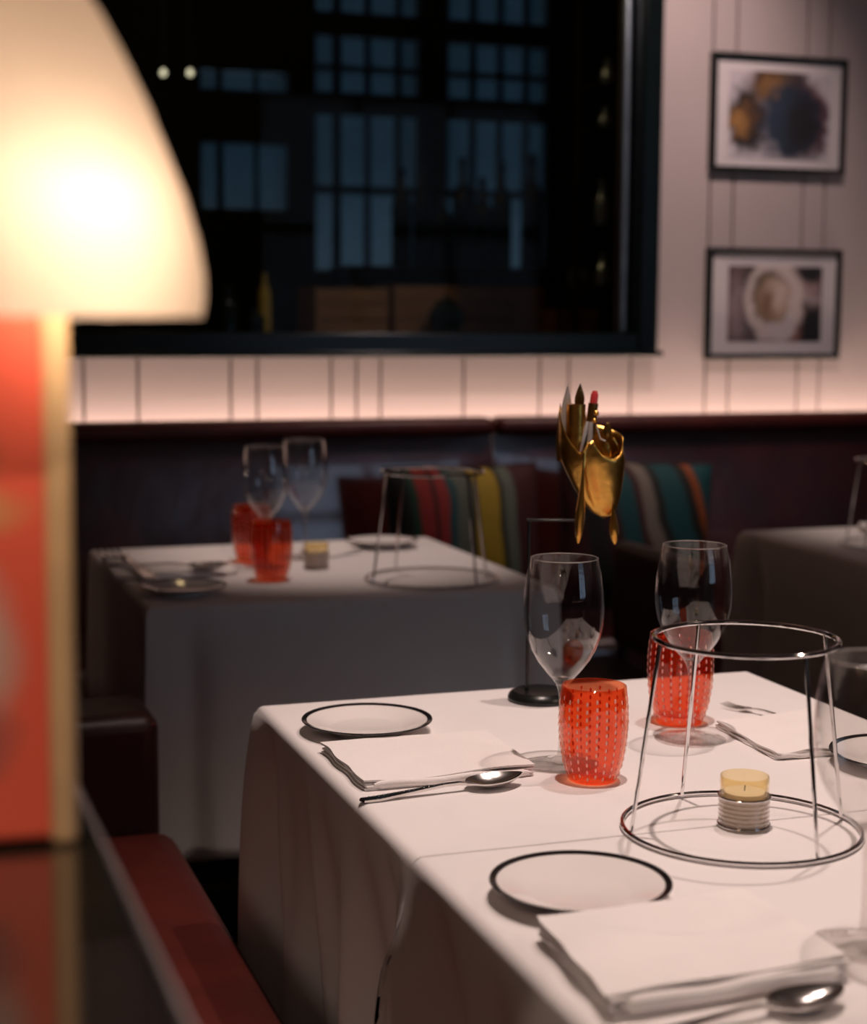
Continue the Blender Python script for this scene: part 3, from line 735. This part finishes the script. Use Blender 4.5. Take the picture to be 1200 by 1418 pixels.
# ------------------------------------------------------------------ cushions on the banquette
def ikat(name, stops, warp=.05, scale=7, ang=0):
    m = bpy.data.materials.new(name); m.use_nodes = True; nt = m.node_tree; p = nt.nodes['Principled BSDF']; p.inputs['Roughness'].default_value = .75
    tc = nt.nodes.new('ShaderNodeTexCoord'); sep = nt.nodes.new('ShaderNodeSeparateXYZ'); n = nt.nodes.new('ShaderNodeTexNoise'); n.inputs['Scale'].default_value = scale
    mp = nt.nodes.new('ShaderNodeMapping'); mp.inputs['Rotation'].default_value = (0, R(ang), 0)
    nt.links.new(tc.outputs['Object'], mp.inputs[0]); nt.links.new(mp.outputs[0], sep.inputs[0]); nt.links.new(tc.outputs['Object'], n.inputs[0])
    ma = nt.nodes.new('ShaderNodeMath'); ma.operation = 'MULTIPLY_ADD'; ma.inputs[1].default_value = warp*2
    nt.links.new(n.outputs[0], ma.inputs[0]); nt.links.new(sep.outputs[0], ma.inputs[2])
    mr = nt.nodes.new('ShaderNodeMapRange'); mr.inputs[1].default_value = -.23+warp; mr.inputs[2].default_value = .23+warp
    nt.links.new(ma.outputs[0], mr.inputs[0])
    cr = nt.nodes.new('ShaderNodeValToRGB'); e = cr.color_ramp; e.interpolation = 'EASE'
    e.elements[0].position = 0; e.elements[0].color = (*stops[0][1], 1); e.elements[1].position = 1; e.elements[1].color = (*stops[-1][1], 1)
    for i, (q, c) in enumerate(stops):
        for d in (-.012, .012):
            pos = q+(.0 if d < 0 else (stops[i+1][0]-q-.03 if i+1 < len(stops) else 1-q-.01))
            el = e.elements.new(min(.999, max(.001, pos))); el.color = (*c, 1)
    nt.links.new(mr.outputs[0], cr.inputs[0]); nt.links.new(cr.outputs[0], p.inputs['Base Color']); return m
red, drk, yel, sag, tea, mar, ora, cre = (.34, .025, .018), (.010, .012, .009), (.42, .28, .015), (.13, .15, .11), (.006, .075, .085), (.055, .008, .008), (.35, .08, .015), (.24, .20, .16)
M['ikat1'] = ikat('red_yellow_ikat', [(0, drk), (.15, (.01, .06, .03)), (.19, red), (.27, mar), (.30, red), (.365, tea), (.41, sag), (.50, drk), (.53, yel), (.685, drk), (.71, sag), (.79, mar)], warp=.025, scale=5)
M['ikat3'] = ikat('teal_orange_ikat', [(0, mar), (.20, drk), (.32, mar), (.42, tea), (.53, mar), (.57, cre), (.65, drk), (.70, tea), (.84, drk), (.90, ora), (.95, tea)], warp=.03, scale=5, ang=18)
def cushion(label, px, ptop, y, w_, h_, m_, lean, rz=0, roll_=0):
    c = aty(px, ptop, y)
    mb = MB(); n = 22
    def puff(u, v, s):
        e = (max(0, 1-abs(u)**2.6)*max(0, 1-abs(v)**2.6))**.55
        pin = 1-.06*(1-abs(u*v))*max(abs(u), abs(v))**6
        return (u*w_/2*pin, s*.075*e, v*h_/2*pin)
    for s in (-1, 1):
        mb.quad_grid([[puff(2*i/n-1, 2*j/n-1, s) for i in range(n+1)] for j in range(n+1)])
    o = mb.build('cushion_cover', M[m_])
    t = thing('cushion', label, 'cushion', (c.x, y, ZS+h_/2+.028), rz, 'patterned cushions on the banquette')
    o.parent = t; t.rotation_euler = (R(-lean), R(roll_), rz)
    pp = MB(); q = [puff(u, v, 0) for u, v in [(-1+2*i/20, -1) for i in range(20)]+[(1, -1+2*i/20) for i in range(20)]+[(1-2*i/20, 1) for i in range(20)]+[(-1, 1-2*i/20) for i in range(20)]]
    pp.tube(q, .003, 6, closed=True); pp.build('piping', M['leather_dark'], t)
cushion('patterned cushion with red, sage and yellow stripes behind the wire stand', 645, 655, 4.02, .435, .40, 'ikat1', 10, R(4))
cushion('teal and cream striped cushion right of the brass sculpture', 880, 650, 3.98, .425, .41, 'ikat3', 13, R(-10), 4)

# ------------------------------------------------------------------ pictures
def img_mat(name, spots, base, nscale=9, warp=.03):
    """flat print: soft blobs (x, z, rx, rz, colour, softness) over a base colour, all in object space"""
    m = bpy.data.materials.new(name); m.use_nodes = True; nt = m.node_tree; p = nt.nodes['Principled BSDF']; p.inputs['Roughness'].default_value = .5
    tc = nt.nodes.new('ShaderNodeTexCoord'); n = nt.nodes.new('ShaderNodeTexNoise'); n.inputs['Scale'].default_value = nscale*3.2; n.inputs['Detail'].default_value = 6
    nt.links.new(tc.outputs['Object'], n.inputs[0])
    vs = nt.nodes.new('ShaderNodeVectorMath'); vs.operation = 'MULTIPLY_ADD'; vs.inputs[1].default_value = (warp, 0, warp)
    nt.links.new(n.outputs['Color'], vs.inputs[0]); nt.links.new(tc.outputs['Object'], vs.inputs[2])
    off = nt.nodes.new('ShaderNodeVectorMath'); off.operation = 'SUBTRACT'; off.inputs[1].default_value = (warp/2, 0, warp/2); nt.links.new(vs.outputs[0], off.inputs[0])
    rgb = nt.nodes.new('ShaderNodeRGB'); rgb.outputs[0].default_value = (*base, 1); cur = rgb.outputs[0]
    for (x, z, rx_, rz_, col, soft) in spots:
        sub = nt.nodes.new('ShaderNodeVectorMath'); sub.operation = 'SUBTRACT'; sub.inputs[1].default_value = (x, 0, z); nt.links.new(off.outputs[0], sub.inputs[0])
        sc = nt.nodes.new('ShaderNodeVectorMath'); sc.operation = 'MULTIPLY'; sc.inputs[1].default_value = (1/rx_, 0, 1/rz_); nt.links.new(sub.outputs[0], sc.inputs[0])
        ln = nt.nodes.new('ShaderNodeVectorMath'); ln.operation = 'LENGTH'; nt.links.new(sc.outputs[0], ln.inputs[0])
        mr = nt.nodes.new('ShaderNodeMapRange'); mr.inputs[1].default_value = 1+soft; mr.inputs[2].default_value = 1-soft; nt.links.new(ln.outputs['Value'], mr.inputs[0])
        mx = nt.nodes.new('ShaderNodeMix'); mx.data_type = 'RGBA'; mx.inputs[7].default_value = (*col, 1)
        nt.links.new(mr.outputs[0], mx.inputs[0]); nt.links.new(cur, mx.inputs[6]); cur = mx.outputs[2]
    nt.links.new(cur, p.inputs['Base Color']); return m
blk, blu, gold, brn, pink = (.02, .018, .02), (.03, .045, .075), (.38, .19, .06), (.10, .05, .025), (.30, .06, .06)
PW, PH = .205, .172
def sp_(l): return [((u-.5)*2*PW, (.5-v)*2*PH, a*2.75*PW, b*2.5*PH, c, s_) for u, v, a, b, c, s_ in l]
M['print1'] = img_mat('sea_urchin_print', sp_([(.24, .56, .12, .23, blk, .22), (.26, .54, .07, .12, brn, .5), (.17, .58, .05, .085, gold, .6),
    (.50, .24, .17, .15, brn, .22), (.48, .29, .08, .075, gold, .6), (.72, .54, .125, .24, pink, .18), (.62, .56, .19, .29, blu, .22), (.70, .58, .11, .21, blk, .6), (.50, .45, .06, .08, blu, .6)]), (.62, .56, .60), warp=.085)
M['print2'] = img_mat('oyster_print', sp_([(.24, .55, .09, .24, (.30, .22, .23), .4), (.36, .45, .08, .40, blk, .5), (.77, .35, .08, .07, (.36, .25, .25), .4), (.77, .47, .09, .05, (.42, .34, .35), .4), (.70, .72, .08, .16, (.28, .14, .11), .5), (.81, .70, .07, .16, blk, .3), (.80, .23, .07, .06, blk, .4),
    (.50, .47, .175, .29, (.62, .52, .50), .10), (.57, .68, .08, .13, (.62, .55, .55), .2), (.475, .44, .11, .18, (.09, .055, .04), .14), (.49, .47, .095, .15, (.42, .29, .20), .3), (.53, .42, .07, .10, (.58, .46, .41), .5), (.44, .50, .04, .10, (.22, .13, .08), .6)]), (.12, .075, .07), warp=.045)
def picture(label, pts, m_, img):
    tl, tr, br, bl2 = [aty(px, py, YW-.02) for px, py in pts]
    x0, x1 = (tl.x+bl2.x)/2, (tr.x+br.x)/2; z0, z1 = (bl2.z+br.z)/2, (tl.z+tr.z)/2
    c = ((x0+x1)/2, YW-.013, (z0+z1)/2); w_, h_ = (x1-x0)/2, (z1-z0)/2; fw_ = .0155
    t = thing('framed_picture', label, 'picture', c, 0, 'framed pictures')
    for (a, b, e, f) in ((-w_, -w_+fw_, -h_, h_), (w_-fw_, w_, -h_, h_), (-w_+fw_, w_-fw_, -h_, -h_+fw_), (-w_+fw_, w_-fw_, h_-fw_, h_)):
        MB().box(a, b, -.024, 0, e, f).build('frame_strip', M['frame'], t, bevel=.002)
    MB().box(-w_+fw_, w_-fw_, -.012, -.004, -h_+fw_, h_-fw_).build('mount', M['mount'], t, smooth=False)
    a, b, e, f = img
    o = MB().box(-w_+2*w_*a, -w_+2*w_*b, -.0135, -.0122, -h_+2*h_*e, -h_+2*h_*f).build('print', M[m_], t, smooth=False)
    return w_, h_
print('PIC', picture('black framed picture of dark spiky sea urchins, the upper of two', [(985, 72), (1171, 83), (1165, 243), (980, 237)], 'print1', (.13, .88, .12, .86)))
print('PIC', picture('black framed picture of an open oyster shell, the lower of two', [(977, 342), (1163, 347), (1158, 498), (975, 496)], 'print2', (.16, .86, .16, .84)))

# ------------------------------------------------------------------ table lamp on the ledge
kl = .845/2300
lp = atz(0, 1178, 1.0); lp = Vector((lp.x, lp.y, 1.0005))
fwd = Vector((lp.x, lp.y, 0)).normalized(); hw = 108*kl*.955
lc = lp + fwd*hw
lm = thing('table_lamp', 'glowing cream dome-shaded table lamp with coral red column in the foreground', 'lamp', lc, YAW+R(14))
zt_ = .262
for i, (a, b, c, d) in enumerate(((-hw+.012, hw-.012, -hw+.003, -hw+.008), (-hw+.012, hw-.012, hw-.008, hw-.003), (-hw+.003, -hw+.008, -hw+.012, hw-.012), (hw-.008, hw-.003, -hw+.012, hw-.012))):
    MB().box(a, b, c, d, .004, zt_).build('panel', M['lampred'], lm, smooth=False)
for sx_ in (-1, 1):
    for sy_ in (-1, 1):
        c = (sx_*(hw-.0065), sy_*(hw-.0065))
        MB().box(c[0]-.0065, c[0]+.0065, c[1]-.0065, c[1]+.0065, 0, zt_).build('corner_post', M['lamptan'], lm, bevel=.004, seg=3)
M['lampprint'] = img_mat('lamp_panel_print', [(-.012, .165, .026, .012, (.75, .30, .12), .4), (-.016, .10, .025, .035, (.62, .42, .34), .4), (-.018, .055, .022, .02, (.30, .12, .10), .5), (-.02, .19, .02, .012, (.40, .15, .06), .5)], (.88, .13, .07), warp=.02)
MB().box(-hw+.013, hw-.013, -hw+.0020, -hw+.0029, .006, zt_).build('printed_front', M['lampprint'], lm, smooth=False)
MB().box(-hw, hw, -hw, hw, zt_, zt_+.004).build('cap', M['lamptan'], lm, bevel=.001)
MB().tube([(0, 0, zt_+.004), (0, 0, zt_+.05)], .006, 10).build('bulb_socket', M['blackmetal'], lm)
zo = (1178-450)*kl*1.0-.0095
prof = [(284, -3), (288, 20), (288, 52), (281, 95), (262, 160), (240, 215), (216, 275), (190, 330), (158, 390), (122, 445), (90, 478), (55, 503), (20, 517), (0.5, 518)]
MB().lathe([(r*kl, zo+z*kl) for r, z in prof], 64).build('shade', M['shade'], lm)
bz = zo+.036
for bx_, by_ in ((.036, -.060), (-.036, .060)):
    MB().tube([(0, 0, zt_+.03), (bx_*.5, by_*.5, zt_+.034), (bx_, by_, bz-.016)], .003, 8).build('socket_arm', M['blackmetal'], lm)
    MB().lathe([(0, -.016), (.006, -.016), (.012, -.004), (.0125, .004), (.009, .012), (0, .015)], 20, (bx_, by_, bz)).build('bulb', M['lampbulb'], lm)
    ll = bpy.data.lights.new('lamp_light', 'POINT'); ll.energy = 1.5; ll.color = (1, .80, .62); ll.shadow_soft_size = .018
    lo = bpy.data.objects.new('lamp_light', ll); COL.objects.link(lo); lo.parent = lm; lo.location = (bx_, by_, bz)
